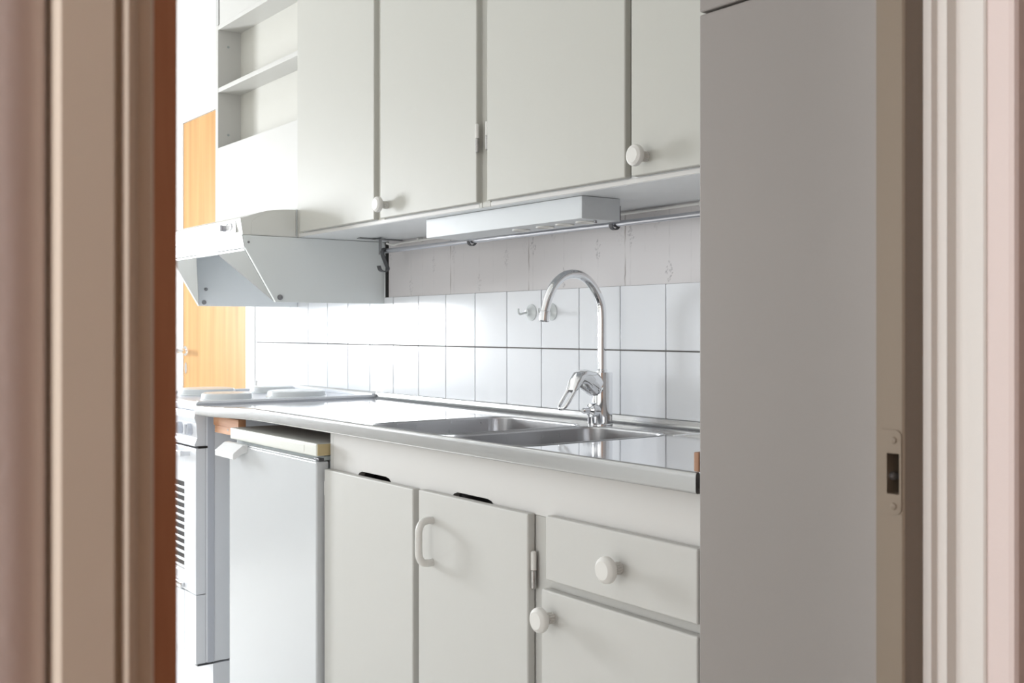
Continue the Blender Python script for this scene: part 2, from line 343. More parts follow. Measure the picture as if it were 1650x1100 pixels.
def wallpaper():
    x0, x1, z0, z1, st = -3.03, -1.094, 1.2245, 1.41, 0.0022
    nx, nz = int((x1-x0)/st), int((z1-z0)/st)
    seams = [-3.0395, -2.6700, -2.2930, -1.9174, -1.5430, -1.17]
    dots = []; rng = random.Random(3)
    for si, s in enumerate(seams):
        for off, zc, k in ((0.018, 1.338, .9), (0.146, 1.2535, 1.0), (0.277, 1.316, .9), (0.105, 1.372, .35), (0.36, 1.345, .25)):
            k2 = k*(1 if s > -2.5 else .6)
            for q in range(30):
                a = rng.random(); ww = 0.014*math.sin(PI*min(1, a*1.1))*(0.5+0.5*a)+0.002
                dots.append((s+off+rng.uniform(-ww, ww), zc-0.024+0.048*a, rng.uniform(.0008, .0017), k2*rng.uniform(.25, .65)))
    from collections import defaultdict
    grid = defaultdict(list)
    for d in dots: grid[int(d[0]//0.01)].append(d)
    stems = [(s+o, a, b, k) for s in seams for o, a, b, k in ((0.018, 1.225, 1.41, .28), (0.147, 1.275, 1.41, .30), (0.278, 1.235, 1.40, .20), (0.215, 1.225, 1.41, .14), (0.068, 1.30, 1.41, .10))]
    me = bpy.data.meshes.new('wallpaper')
    V = []; C = []
    for j in range(nz+1):
        z = z0+(z1-z0)*j/nz
        for i in range(nx+1):
            x = x0+(x1-x0)*i/nx
            V.append((x, 0.0045, z)); d = 0.0; b = 0.0
            wob = 0.0005*math.sin(z*70)+0.0004*math.sin(z*231+x*3)
            for s in seams:
                e = abs(x-s-wob*1.2)
                if e < 0.0026: b = max(b, (1-e/0.0026)*(0.55+0.45*math.sin(z*60+s*9)))
            for s, a0, b0, k in stems:
                if a0 < z < b0:
                    e = abs(x-s-wob)
                    if e < 0.0018: d = max(d, (1-e/0.0018)*k*(0.6+0.4*math.sin(z*140+s*20)))
            gi = int(x//0.01)
            for q in (gi-1, gi, gi+1):
                for dx, dz, r, k in grid.get(q, ()):
                    e = math.hypot(x-dx, z-dz)
                    if e < r+0.001: d = max(d, k*min(1, (r+0.001-e)/0.001))
            C.append((d, b))
    Fc = [(j*(nx+1)+i, j*(nx+1)+i+1, (j+1)*(nx+1)+i+1, (j+1)*(nx+1)+i) for j in range(nz) for i in range(nx)]
    me.from_pydata(V, [], Fc)
    ca = me.color_attributes.new('print', 'FLOAT_COLOR', 'POINT')
    ca.data.foreach_set('color', [v for d, b in C for v in (d, b, 0, 1)])
    m = mat('botanical_wallpaper', (0.68, 0.655, 0.655), 0.55, bump=0.06, bscale=80); nt = m.node_tree; bsdf = nt.nodes['Principled BSDF']
    at = nt.nodes.new('ShaderNodeAttribute'); at.attribute_name = 'print'
    sx = nt.nodes.new('ShaderNodeSeparateXYZ'); nt.links.new(at.outputs['Vector'], sx.inputs[0])
    m1 = nt.nodes.new('ShaderNodeMix'); m1.data_type = 'RGBA'; m1.inputs['A'].default_value = (0.68, 0.655, 0.655, 1); m1.inputs['B'].default_value = (0.20, 0.19, 0.20, 1)
    nt.links.new(sx.outputs[0], m1.inputs['Factor'])
    m2 = nt.nodes.new('ShaderNodeMix'); m2.data_type = 'RGBA'; m2.inputs['B'].default_value = (0.16, 0.12, 0.09, 1)
    nt.links.new(m1.outputs['Result'], m2.inputs['A']); nt.links.new(sx.outputs[1], m2.inputs['Factor'])
    nt.links.new(m2.outputs['Result'], bsdf.inputs['Base Color'])
    me.materials.append(m)
    o = bpy.data.objects.new('wallpaper', me); COL.objects.link(o)
    return tag(o, 'grey wallpaper strip with small botanical sprigs between the tiles and upper cabinets', 'wallpaper')
wallpaper()

# ------------------------------------------------------------------ hardware builders
def knob(parent, x, y, z, d=0.041, proj=0.036, seg=36):
    """round mushroom knob: fluted stem on the door, broad head with a bevelled flat face"""
    r = d/2; bm = BM()
    lathe(bm, [(0, -0.0005), (0.0098, -0.0005), (0.0098, 0.0015), (0.0086, 0.003), (0.0084, 0.012), (0.0105, 0.0155), (r*0.80, 0.0195), (r*0.965, 0.0225), (r, 0.026),
               (r*0.985, 0.0295), (r*0.93, 0.0325), (r*0.72, proj-0.0008), (r*0.68, proj), (0, proj)], (x, y, z), (0, -1, 0), seg)
    k = obj('knob', bm, KNOB, parent, 35)
    bm = BM()
    for i in range(14):
        a = 2*PI*i/14; c = (x+0.0088*math.cos(a), y, z+0.0088*math.sin(a)); cyl(bm, c, (c[0], y-0.011, c[2]), 0.0013, seg=8)
    obj('fluting', bm, KNOB, k, 40)
    return k
def hinge(parent, x, y, z, h=0.066, r=0.0048, side=1):
    bm = BM(); lathe(bm, [(0, 0), (r*.6, 0), (r, 0.002), (r, h/2-.0006), (0, h/2-.0006)], (x, y, z-h/2), (0, 0, 1), 16)
    hg = obj('hinge', bm, HINGE, parent, 35)
    bm = BM(); lathe(bm, [(0, 0), (r, 0), (r, h/2-0.002), (r*.6, h/2), (0, h/2)], (x, y, z+0.0004), (0, 0, 1), 16)
    obj('knuckle', bm, KNOB, hg, 35, label='painted white knuckle')
    return hg
def leaf(parent, name, x0, x1, z0, z1, yb, yf, m=PAINT):
    """overlay door leaf: rebated back edge, eased front edge"""
    bm = BM(); box(bm, x0, x1, yf, yb, z0, z1, 0.0032, 3)
    return obj(name, bm, m, parent, 40)

# ------------------------------------------------------------------ upper cabinets
ZB, ZT = 1.400, 2.36
def carcass(bm, x0, x1, yf, zb, zt, t=0.018, shelf=True):
    box(bm, x0, x0+t, yf, 0.003, zb, zt); box(bm, x1-t, x1, yf, 0.003, zb, zt)
    box(bm, x0+t, x1-t, yf, 0.003, zb, zb+t); box(bm, x0+t, x1-t, yf, 0.003, zt-t, zt)
    box(bm, x0+t, x1-t, -0.004, 0.003, zb+t, zt-t)
    if shelf: box(bm, x0+t, x1-t, yf+0.02, -0.004, (zb+zt)/2, (zb+zt)/2+t)
uc = thing('upper_cabinet', 'off-white upper cabinet next to the cooker hood, small knob at its middle door', 'cabinet', (-2.55, -0.15, ZB))
bm = BM(); carcass(bm, -3.049, -2.0620, -0.2995, ZB+0.0004, ZT); obj('carcass', bm, SHELLP, uc)
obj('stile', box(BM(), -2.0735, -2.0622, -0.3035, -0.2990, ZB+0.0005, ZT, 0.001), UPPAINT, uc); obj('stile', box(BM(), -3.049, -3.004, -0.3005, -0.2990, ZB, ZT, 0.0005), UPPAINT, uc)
bm = BM(); box(bm, -3.035, -2.0745, -0.3030, -0.2990, ZB+0.0010, 1.4105, 0.001); obj('bottom_rail', bm, FASCIALIT, uc)
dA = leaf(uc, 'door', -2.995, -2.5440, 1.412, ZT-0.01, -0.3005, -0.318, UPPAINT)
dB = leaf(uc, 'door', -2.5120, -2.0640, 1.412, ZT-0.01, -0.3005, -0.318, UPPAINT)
bm = BM(); box(bm, -2.5445, -2.5125, -0.3030, -0.2990, 1.4105, ZT, 0.0005); obj('middle_stile', bm, PAINTIN, uc)
knob(dB, -2.476, -0.318, 1.444); hinge(dB, -2.0600, -0.3190, 1.557, side=1)
uc2 = thing('upper_cabinet', 'off-white upper cabinet over the sink, large round knob at its right-hand door', 'cabinet', (-1.58, -0.15, ZB))
bm = BM(); carcass(bm, -2.0618, -1.0955, -0.2995, ZB+0.0004, ZT); obj('carcass', bm, SHELLP, uc2)
bm = BM(); box(bm, -2.0616, -2.030, -0.3030, -0.2990, ZB+0.0008, ZT, 0.001); obj('stile', bm, UPPAINT, uc2)
bm = BM(); box(bm, -2.0290, -1.0955, -0.3030, -0.2990, ZB+0.0010, 1.4105, 0.001); obj('bottom_rail', bm, FASCIALIT, uc2)
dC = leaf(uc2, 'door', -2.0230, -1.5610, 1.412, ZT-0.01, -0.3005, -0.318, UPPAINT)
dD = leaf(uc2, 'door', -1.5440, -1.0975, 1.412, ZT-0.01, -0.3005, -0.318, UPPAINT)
obj('middle_stile', box(BM(), -1.5750, -1.5300, -0.3003, -0.2830, ZB+0.02, ZT-0.02), PAINTIN, uc2)
knob(dD, -1.503, -0.318, 1.4445); hinge(dC, -2.0290, -0.3120, 1.560, side=-1)

# open shelf unit above the hood
su = thing('open_shelf_unit', 'white open spice shelf unit with shallow shelves above the cooker hood', 'shelf unit', (-3.38, -0.15, 1.485))
X0, X1 = -3.718, -3.051; yb = -0.216
bm = BM(); box(bm, X0, -3.694, -0.2995, 0.003, 1.485, ZT, 0.0006)
for z in (2.115, 1.806): lathe(bm, [(0, 0), (0.001, 0.0)], (0, 0, 0), (1, 0, 0), 6) if False else None
sp_ = obj('side_panel', bm, PAINT, su)
for z in (2.115, 1.806): obj('peg_hole', lathe(BM(), [(0, 0), (0.0045, 0), (0.0045, 0.0006), (0, 0.0006)], (-3.6942, -0.262, z), (1, 0, 0), 14), SEAL, sp_, label='dark grey peg hole')
obj('back_panel', box(BM(), -3.6938, X1, yb, 0.003, 1.7566, 2.170), PAINTIN, su)
for z in (1.951, 2.170): obj('shelf', box(BM(), -3.6938, X1, -0.2990, yb-0.0004 if z < 2 else 0.003, z, z+0.015, 0.0008), PAINT, su)
obj('lower_panel', box(BM(), -3.6938, X1, -0.2992, 0.003, 1.485, 1.7564, 0.0006), PAINT, su)
obj('shade_strip', box(BM(), -3.7125, -3.6860, -0.3010, -0.2996, 2.1870, ZT), SHADEG, su)  # grey strip paints in the shade beside the upper panel
obj('upper_panel', box(BM(), -3.684, X1, -0.2985, 0.003, 2.1855, ZT, 0.0006), PAINT, su)

# ------------------------------------------------------------------ cooker hood
hd = thing('range_hood', 'white cooker hood with tilted front visor above the stove', 'cooker hood', (-3.38, -0.2, 1.204))
Pp = [(0.0, 1.204), (-0.3698, 1.204), (-0.466, 1.3636), (-0.4736, 1.3995), (-0.30, 1.3995), (0.0, 1.3995)]
sr = obj('side_plate', prism(BM(), Pp, -3.062, -3.050, 'x', 0.0010), ENAMEL, hd)
sl = obj('side_plate', prism(BM(), Pp, -3.700, -3.688, 'x', 0.0010), INNER, hd)
nose = [(-0.4736, 1.4005), (-0.4813, 1.4470), (-0.4800, 1.4498), (-0.4700, 1.4515), (-0.4564, 1.4555), (-0.4370, 1.4632), (-0.4178, 1.4695), (-0.3980, 1.4745), (-0.3785, 1.4785), (-0.34, 1.4820), (-0.3045, 1.4840), (-0.3045, 1.4005)]
ns = obj('housing', prism(BM(), nose, -3.700, -3.050, 'x', 0.0012), NOSE, hd, 25)
inp = [(-0.4480, 1.4030), (-0.4480, 1.4330), (-0.4420, 1.4450), (-0.4250, 1.4560), (-0.4000, 1.4660), (-0.3700, 1.4735), (-0.34, 1.4765), (-0.3065, 1.4780), (-0.3065, 1.4030)]
obj('end_cover', prism(BM(), inp, -3.0495, -3.0478, 'x', 0.0006), NOSE, ns, 25)
bm = BM(); box(bm, -3.699, -3.051, -0.3040, 0.0, 1.4005, 1.484); obj('motor_box', bm, ENAMEL, hd)
vis = obj('visor', prism(BM(), [(-0.4765, 1.3990), (-0.4690, 1.3625), (-0.4666, 1.3625), (-0.4741, 1.3990)], -3.7000, -3.0500, 'x', 0.0006), VISOR, hd)
obj('visor_lip', box(BM(), -3.686, -3.062, -0.4640, -0.4480, 1.3545, 1.3624, 0.0008), ENAMEL, vis)
for a, b, n in ((-3.064, -3.290, 'r'), (-3.686, -3.455, 'l')):
    bm = BM(); A = Vector((a, -0.4650, 1.3618)); B = Vector((b, -0.4650, 1.3618)); C = Vector((a, -0.3720, 1.2075))
    nn = (B-A).cross(C-A).normalized()*0.0015
    if nn.y < 0: nn = -nn
    t0 = [bm.verts.new(p) for p in (A, B, C)]; t1 = [bm.verts.new(p+nn) for p in (A, B, C)]
    bm.faces.new(t0); bm.faces.new(t1)
    for i in range(3): bm.faces.new((t0[i], t0[(i+1) % 3], t1[(i+1) % 3], t1[i]))
    obj('corner_gusset', bm, GUSSET, hd)
bm = BM(); box(bm, -3.687, -3.063, -0.445, -0.01, 1.384, 1.398, 0.001)
for i in range(26): box(bm, -3.66+i*0.023, -3.652+i*0.023, -0.40, -0.05, 1.3825, 1.384)
obj('filter', bm, ENAMEL, hd)
bm = BM()
obj('bolt', lathe(BM(), [(0, 0), (0.0085, 0), (0.0080, 0.004), (0.0045, 0.005), (0.0042, 0.003), (0, 0.003)], (-3.0500, -0.3565, 1.2185), (1, 0, 0), 18), GREYMETAL, sr, 30)
obj('bolt', lathe(BM(), [(0, 0), (0.0035, 0), (0.003, 0.0025), (0, 0.003)], (-3.0500, -0.4555, 1.3790), (1, 0, 0), 12), GREYMETAL, sr, 30)
for y, z, r_ in ((-0.352, 1.2165, 0.008), (-0.345, 1.262, 0.006)):
    obj('bolt', lathe(BM(), [(0, 0), (r_, 0), (r_*.9, 0.004), (0, 0.005)], (-3.6880, y, z), (1, 0, 0), 14), GREYMETAL, sl, 30)
sw = obj('switch_plate', box(BM(), -3.215, -3.085, -0.4820, -0.4772, 1.4080, 1.4450, 0.0016), VISOR, hd)
bm = BM(); tube(bm, [(-3.135+0.024*math.cos(t), -0.4835, 1.4275+0.0115*math.sin(t)) for t in [2*PI*i/28 for i in range(28)]], 0.0016, 8, closed=True); obj('switch_ring', bm, CHROME, sw, 60)
bm = BM(); cyl(bm, (-3.165, -0.481, 1.4255), (-3.165, -0.4915, 1.4255), 0.010, 0.009, 20); box(bm, -3.168, -3.162, -0.499, -0.4905, 1.4165, 1.4350, 0.001); obj('switch_knob', bm, RODMETAL, sw, 40)

# ------------------------------------------------------------------ under-cabinet light and hanging rail
lb = thing('under_cabinet_light', 'long white light box screwed under the upper cabinets above the faucet', 'light fixture', (-2.05, -0.22, 1.3525))
hb = obj('housing', box(BM(), -2.3592, -1.7500, -0.2700, -0.1650, 1.3525, 1.3995, 0.0010), LIGHTBOX, lb)
ec = obj('end_cap', box(BM(), -1.7498, -1.7463, -0.2705, -0.1645, 1.3520, 1.3995, 0.0010), LIGHTBOX, lb)
obj('knockout', lathe(BM(), [(0, 0), (0.0085, 0), (0.0085, 0.0008), (0.0075, 0.0008), (0.0075, 0.0002), (0, 0.0002)], (-1.7463, -0.2550, 1.3860), (1, 0, 0), 24), LIGHTBOX, ec, 30)
for x in (-1.80, -1.87, -1.94, -2.03): 
    obj('socket', lathe(BM(), [(0, 0), (0.021, 0), (0.021, 0.0025), (0.018, 0.0030), (0.017, 0.0006), (0, 0.0006)], (x, -0.2160, 1.3525), (0, 0, -1), 28), CABLEM, hb, 30)
obj('screw', cyl(BM(), (-1.768, -0.2150, 1.3525), (-1.768, -0.2150, 1.3475), 0.0035, seg=12), GREYMETAL, hb, 40)
RY, RZ = -0.090, 1.3585
hr = thing('hanging_rail', 'thin metal utensil rail hanging beneath the upper cabinets along the wall', 'rail', (-2.0, RY, RZ))
obj('rod', cyl(BM(), (-2.900, RY, RZ), (-1.100, RY, RZ), 0.0068, seg=24), RODMETAL, hr, 40)
def bracket(x):
    bm = BM(); pts = [(x, RY+0.012, 1.3995), (x, RY+0.012, RZ+0.008)] + [(x, RY+0.012*math.cos(a), RZ-0.001+0.0115*math.sin(a)) for a in [0.25-i*PI/9 for i in range(11)]]
    P = [Vector(p) for p in pts]; w_ = 0.0055
    # flat strap: sweep a rectangle
    prev = None
    for i, p in enumerate(P):
        t = (P[min(i+1, len(P)-1)]-P[max(i-1, 0)]).normalized(); nrm = Vector((1, 0, 0)).cross(t).normalized()*0.0011
        ring = [bm.verts.new(p+s1*Vector((w_, 0, 0))+s2*nrm) for s1, s2 in ((-1, -1), (1, -1), (1, 1), (-1, 1))]
        if prev:
            for k in range(4): bm.faces.new((prev[k], prev[(k+1) % 4], ring[(k+1) % 4], ring[k]))
        else: bm.faces.new(ring)
        prev = ring
    bm.faces.new(prev)
    return bm
for x in (-2.4200, -1.8480): obj('bracket', bracket(x), BLACKMETAL, hr, 30)
bm = BM(); box(bm, -2.953, -2.935, -0.150, 0.0, 1.3965, 1.3995, 0.0006); box(bm, -2.905, -2.890, RY-0.012, RY-0.009, RZ-0.01, 1.3975, 0.0005)
box(bm, -2.945, -2.893, RY-0.012, RY+0.006, 1.3955, 1.3975, 0.0005)
obj('end_bracket', bm, GREYMETAL, hr)
hk = thing('s_hook', 'dark grey flat metal hook on the left end of the rail beside the hood', 'hook', (-2.89, RY, 1.30))
def strap(bm, pts, w_, th):
    P = [Vector(p) for p in pts]; prev = None
    for i, p in enumerate(P):
        t = (P[min(i+1, len(P)-1)]-P[max(i-1, 0)]).normalized(); nrm = Vector((1, 0, 0)).cross(t).normalized()*th
        ring = [bm.verts.new(p+s1*Vector((w_, 0, 0))+s2*nrm) for s1, s2 in ((-1, -1), (1, -1), (1, 1), (-1, 1))]
        if prev:
            for k in range(4): bm.faces.new((prev[k], prev[(k+1) % 4], ring[(k+1) % 4], ring[k]))
        else: bm.faces.new(ring)
        prev = ring
    bm.faces.new(prev)
path = spline([(-2.885, RY-0.004, RZ+0.0085), (-2.885, RY-0.010, RZ+0.003), (-2.885, RY-0.010, RZ-0.010), (-2.885, RY+0.001, RZ-0.036), (-2.885, RY+0.008, RZ-0.052),
               (-2.885, RY+0.003, RZ-0.061), (-2.885, RY-0.008, RZ-0.062), (-2.885, RY-0.018, RZ-0.057), (-2.885, RY-0.023, RZ-0.045)], 5)
bm = BM(); strap(bm, path, 0.0100, 0.0013); obj('hook_strap', bm, BLACKMETAL, hk, 35)
bm = BM(); box(bm, -3.047, -3.032, 0.002, 0.0075, 1.218, 1.4, 0); obj('wall_gap_shade', bm, DARK).parent = wall_back  # black strip in place of the shade between hood and wallpaper
cb = obj('power_cable', tube(BM(), spline([(-3.00, -0.02, 1.392), (-2.97, -0.010, 1.386), (-2.90, -0.0065, 1.390), (-2.40, -0.0065, 1.3935), (-1.95, -0.0065, 1.3925), (-1.50, -0.0065, 1.3935), (-1.10, -0.0065, 1.3930)], 8), 0.0035, 10), CABLEM, None, 60)
tag(cb, 'thin white power cable clipped along the wall under the upper cabinets', 'cable')
for x in (-2.83, -2.30, -1.66, -1.40): obj('cable_clip', box(BM(), x-0.004, x+0.004, -0.012, 0.004, 1.3865, 1.3985, 0.001), CABLEM, cb)

# suction hooks on the tiles
for i, (x, lab) in enumerate(((-2.2750, 'milky plastic suction hook on the tiles left of the faucet spout, in full view'), (-2.1890, 'milky plastic suction hook on the tiles partly hidden behind the faucet spout'))):
    s = thing('suction_hook', lab, 'hook', (x, 0.0, 1.1665), 'suction hooks on the tiles')
    obj('cup', lathe(BM(), [(0, 0), (0.022, 0), (0.0215, 0.002), (0.014, 0.006), (0.009, 0.011), (0.008, 0.016), (0, 0.017)], (x, -0.0006, 1.1665), (0, -1, 0), 28), CUP, s, 40)
    bm = BM(); tube(bm, spline([(x, -0.015, 1.1665), (x, -0.030, 1.163), (x, -0.038, 1.162), (x, -0.043, 1.167), (x, -0.043, 1.176)], 5), 0.0028, 10); obj('hook_arm', bm, CUP, s, 50)

# ------------------------------------------------------------------ steel worktop with two bowls
wt = thing('steel_worktop', 'stainless steel worktop with double sink bowls over the base cabinets', 'worktop', (-2.1, -0.3, 0.903))
ZS = 0.903; XL, XR = -3.098, -1.0995
LBX = (-2.2400, -1.9150, -0.5050, -0.1170); RBX = (-1.8900, -1.6350, -0.5150, -0.1170)
bm = BM()
out = [(XL, -0.585), (XR, -0.585), (XR, -0.012), (XL, -0.012)]
loops = [out, rrect(*LBX, 0.050, 8), rrect(*RBX, 0.050, 8)]
es = []
for L in loops:
    vs = [bm.verts.new((x, y, ZS)) for x, y in L]; es += [bm.edges.new((vs[i], vs[(i+1) % len(vs)])) for i in range(len(vs))]
bmesh.ops.triangle_fill(bm, use_beauty=True, use_dissolve=False, edges=es)
obj('sheet', bm, STEEL, wt)
# front edge: raised bead that fades out towards the stove; back: upstand
def sweepx(bm, f, n=60):
    prev = None
    for i in range(n+1):
        x = XL+(XR-XL)*i/n; ring = [bm.verts.new((x, y, z)) for y, z in f(x)]
        if prev:
            for k in range(len(ring)-1): bm.faces.new((prev[k], prev[k+1], ring[k+1], ring[k]))
        prev = ring
def sm(a, b, x): t = max(0, min(1, (x-a)/(b-a))); return t*t*(3-2*t)
def frontp(x):
    k = sm(-3.10, -2.62, x); b = 0.0005+0.0145*k; lo = 0.8745+0.0125*k
    top = [(-0.585, ZS)] + [(-0.585-0.0085*t, ZS+b*(t*t*(3-2*t))) for t in (0.25, 0.5, 0.75, 1.0)]
    zt_ = ZS+b
    return top + [(-0.5962, zt_-0.0004), (-0.5985, zt_-0.0016), (-0.5998, zt_-0.0040), (-0.6000, zt_-0.008), (-0.6000, lo+0.004), (-0.5990, lo+0.0012), (-0.5965, lo), (-0.585, lo), (-0.578, lo+0.002)]
bm = BM(); sweepx(bm, frontp); 
for x in (XL, XR):
    bm.faces.new([bm.verts.new((x, y, z)) for y, z in frontp(x)])
obj('front_edge', bm, STEELEDGE, wt, 50)
bm = BM(); sweepx(bm, lambda x: [(-0.0122, ZS), (-0.0085, ZS+0.0010), (-0.0050, ZS+0.0045), (-0.0036, ZS+0.010), (-0.0032, ZS+0.0165), (-0.0015, ZS+0.0180), (-0.0004, ZS+0.0180)], 4)
obj('upstand', bm, STEELEDGE, wt, 60)
def bowl(B, depth):
    x0, x1, y0, y1 = B; bm = BM(); prev = None; rings = []
    # (inset, z, corner radius)
    lv = [(-0.0045, 0.0003, .053), (-0.002, 0.0016, .051), (0.0, 0.0012, .050), (0.0015, -0.001, .049), (0.0022, -0.004, .048), (0.006, -depth+0.030, .045), (0.009, -depth+0.014, .043), (0.017, -depth+0.004, .038), (0.030, -depth, .030)]
    for ins, z, r in lv:
        ring = [bm.verts.new((x, y, ZS+z)) for x, y in rrect(x0+ins, x1-ins, y0+ins, y1-ins, r, 8)]
        if rings:
            A = rings[-1]
            for k in range(len(A)): bm.faces.new((A[k], A[(k+1) % len(A)], ring[(k+1) % len(A)], ring[k]))
        rings.append(ring)
    bm.faces.new(rings[-1])
    return bm
for B in (LBX, RBX):
    b_ = obj('sink_bowl', bowl(B, 0.15), BOWL, wt, 60)
    cx, cy = (B[0]+B[1])/2, (B[2]+B[3])/2
    obj('drain', lathe(BM(), [(0, 0.001), (0.018, 0.001), (0.020, 0.002), (0.034, 0.003), (0.036, 0.0005)], (cx, cy, ZS-0.15), (0, 0, 1), 28), CHROME, b_, 40)
bm = BM(); prism(bm, [(-1.6290, ZS-0.0004), (-1.6265, ZS+0.0012), (-1.6235, ZS+0.0012), (-1.6210, ZS-0.0004)], -0.125, -0.014, 'y'); obj('ridge', bm, STEEL, wt, 50)
bm = BM(); box(bm, -2.322, -1.101, -0.595, -0.565, 0.8885, 0.898); box(bm, -3.06, -2.324, -0.570, -0.02, 0.8880, 0.8980); obj('core_board', bm, CORE, wt, label='dark brown board under the steel sheet')
bt = thing('wooden_batten', 'reddish pine batten under the left end of the steel worktop', 'batten', (-3.0, -0.55, 0.83))
bb = obj('rail_board', box(BM(), -3.055, -2.870, -0.560, -0.538, 0.8480, 0.8735, 0.0008), BATTEN, bt)
obj('cleat', box(BM(), -3.045, -2.885, -0.5600, -0.5200, 0.8270, 0.8478, 0.0008), BATTEN, bt)
obj('screw', lathe(BM(), [(0, 0), (0.003, 0), (0.002, 0.0015), (0, 0.0018)], (-2.945, -0.5600, 0.8400), (0, -1, 0), 12), CHROME, bt, 40)
o = obj('wood_block', box(BM(), -1.1058, -1.0958, -0.5975, -0.560, 0.9187, 0.9465, 0.0015), CHIP)
tag(o, 'small brown wood offcut standing on the right end of the steel worktop', 'wood block')

# ------------------------------------------------------------------ faucet
FX, FY = -1.9120, -0.0720
fc = thing('kitchen_faucet', 'chrome single-lever kitchen faucet with high curved spout behind the sink', 'faucet', (FX, FY, ZS))
bm = BM(); lathe(bm, [(0, 0), (0.0248, 0), (0.0250, 0.002), (0.0242, 0.003), (0.0240, 0.010), (0.0240, 0.118), (0.0232, 0.1205), (0.0130, 0.1215), (0, 0.1215)], (FX, FY, ZS), (0, 0, 1), 48)
body = obj('body', bm, CHROME, fc, 35)
sp = [(FX, FY, ZS+0.118), (FX, FY, 1.08), (FX, FY, 1.13), (FX, FY-0.001, 1.165)]
arc = spline([(FX, FY, 1.10), (FX, FY, 1.150), (FX, FY-0.0035, 1.1800), (FX, -0.0895, 1.2080), (FX, -0.1110, 1.2320), (FX, -0.1370, 1.2445), (FX, -0.1640, 1.2465), (FX, -0.1900, 1.2385), (FX, -0.2130, 1.2190), (FX, -0.2285, 1.1920), (FX, -0.2380, 1.1640), (FX, -0.2395, 1.1560)], 6)
bm = BM(); tube(bm, [Vector((FX, FY, ZS+0.119)), Vector((FX, FY, 1.06))] + arc, 0.0102, 24); s_ = obj('spout', bm, CHROME, fc, 60)
bm = BM(); lathe(bm, [(0, -0.006), (0.0095, -0.006), (0.0116, -0.004), (0.0120, 0), (0.0120, 0.0165), (0.0108, 0.018), (0.0095, 0.0165), (0, 0.015)], (FX, -0.2385, 1.1570), (0, -0.12, -1), 28); obj('aerator', bm, CHROME, s_, 35)
obj('collar', lathe(BM(), [(0, 0), (0.0122, 0), (0.0122, 0.004), (0.0108, 0.0055), (0, 0.0055)], (FX, FY, ZS+0.1212), (0, 0, 1), 28), CHROME, s_, 35)
ax = Vector((0, -0.86, 0.42)).normalized(); c0 = Vector((FX, FY-0.004, 0.983))
bm = BM(); lathe(bm, [(0, -0.006), (0.0195, -0.006), (0.0200, 0.012), (0.0175, 0.014), (0.0175, 0.018), (0.0215, 0.020), (0.0225, 0.024), (0.0222, 0.042), (0.0190, 0.050), (0.0120, 0.054), (0, 0.055)], c0, ax, 40); obj('cartridge', bm, CHROME, fc, 35)
# lever: solid head that narrows and opens into a loop
def ring_at(bm, c, side, nrm, w_, t_, n=20):
    # superellipse section
    out = []
    for i in range(n):
        a = 2*PI*i/n; ca, sa = math.cos(a), math.sin(a)
        out.append(bm.verts.new(c + side*(w_*math.copysign(abs(ca)**0.75, ca)) + nrm*(t_*math.copysign(abs(sa)**0.75, sa))))
    return out
bm = BM(); L0 = [((-0.090, 0.9915), .0205, .0255), ((-0.110, 1.0035), .0215, .0260), ((-0.129, 1.0110), .0210, .0210), ((-0.1420, 1.0110), .0195, .0160), ((-0.1510, 1.0020), .0180, .0115), ((-0.1585, 0.9905), .0168, .0080), ((-0.1640, 0.9825), .0160, .0060)]
prev = None; cs = [Vector((FX, y, z)) for (y, z), _, _ in L0]
for i, (q, w_, t_) in enumerate(L0):
    tg = (cs[min(i+1, len(cs)-1)]-cs[max(i-1, 0)]).normalized(); nr = Vector((1, 0, 0)).cross(tg).normalized()
    r_ = ring_at(bm, cs[i], Vector((1, 0, 0)), nr, w_, t_)
    if prev:
        for k in range(20): bm.faces.new((prev[k], prev[(k+1) % 20], r_[(k+1) % 20], r_[k]))
    else: bm.faces.new(r_)
    prev = r_
bm.faces.new(prev)
dl = Vector((0, -0.0340, -0.0440)).normalized(); pc = Vector((FX, -0.1620, 0.9840)); U = []
for s, a in [(-1, t) for t in (0, .3, .6, .85)]: U.append(pc + dl*(0.038*a) + Vector((s*(0.0125-0.0*a), 0, 0)))
for k in range(1, 10): 
    a = PI - k*PI/10; U.append(pc + dl*(0.038+0.0125*math.sin(a)) + Vector((0.0125*math.cos(a), 0, 0)))
for a in (.85, .6, .3, 0): U.append(pc + dl*(0.038*a) + Vector((0.0125, 0, 0)))
tube(bm, U, 0.0040, 12)
obj('lever', bm, CHROME, fc, 40)
bm = BM(); lathe(bm, [(0, 0.015), (0.0165, 0.015), (0.0170, 0.020), (0.0170, 0.031), (0.0150, 0.036), (0.0085, 0.0395), (0.0070, 0.042), (0.0068, 0.0560), (0.0045, 0.0585), (0, 0.0585)], (FX, FY, 0.9370), (0, -1, 0), 32)
vk = obj('side_valve', bm, CHROME, fc, 35)
bm = BM(); lathe(bm, [(0.0150, 0.0), (0.0150, 0.024), (0.0100, 0.030), (0, 0.030)], (FX-0.004, FY-0.020, ZS+0.001), (0, 0, 1), 28); obj('side_outlet', bm, CHROME, fc, 35)

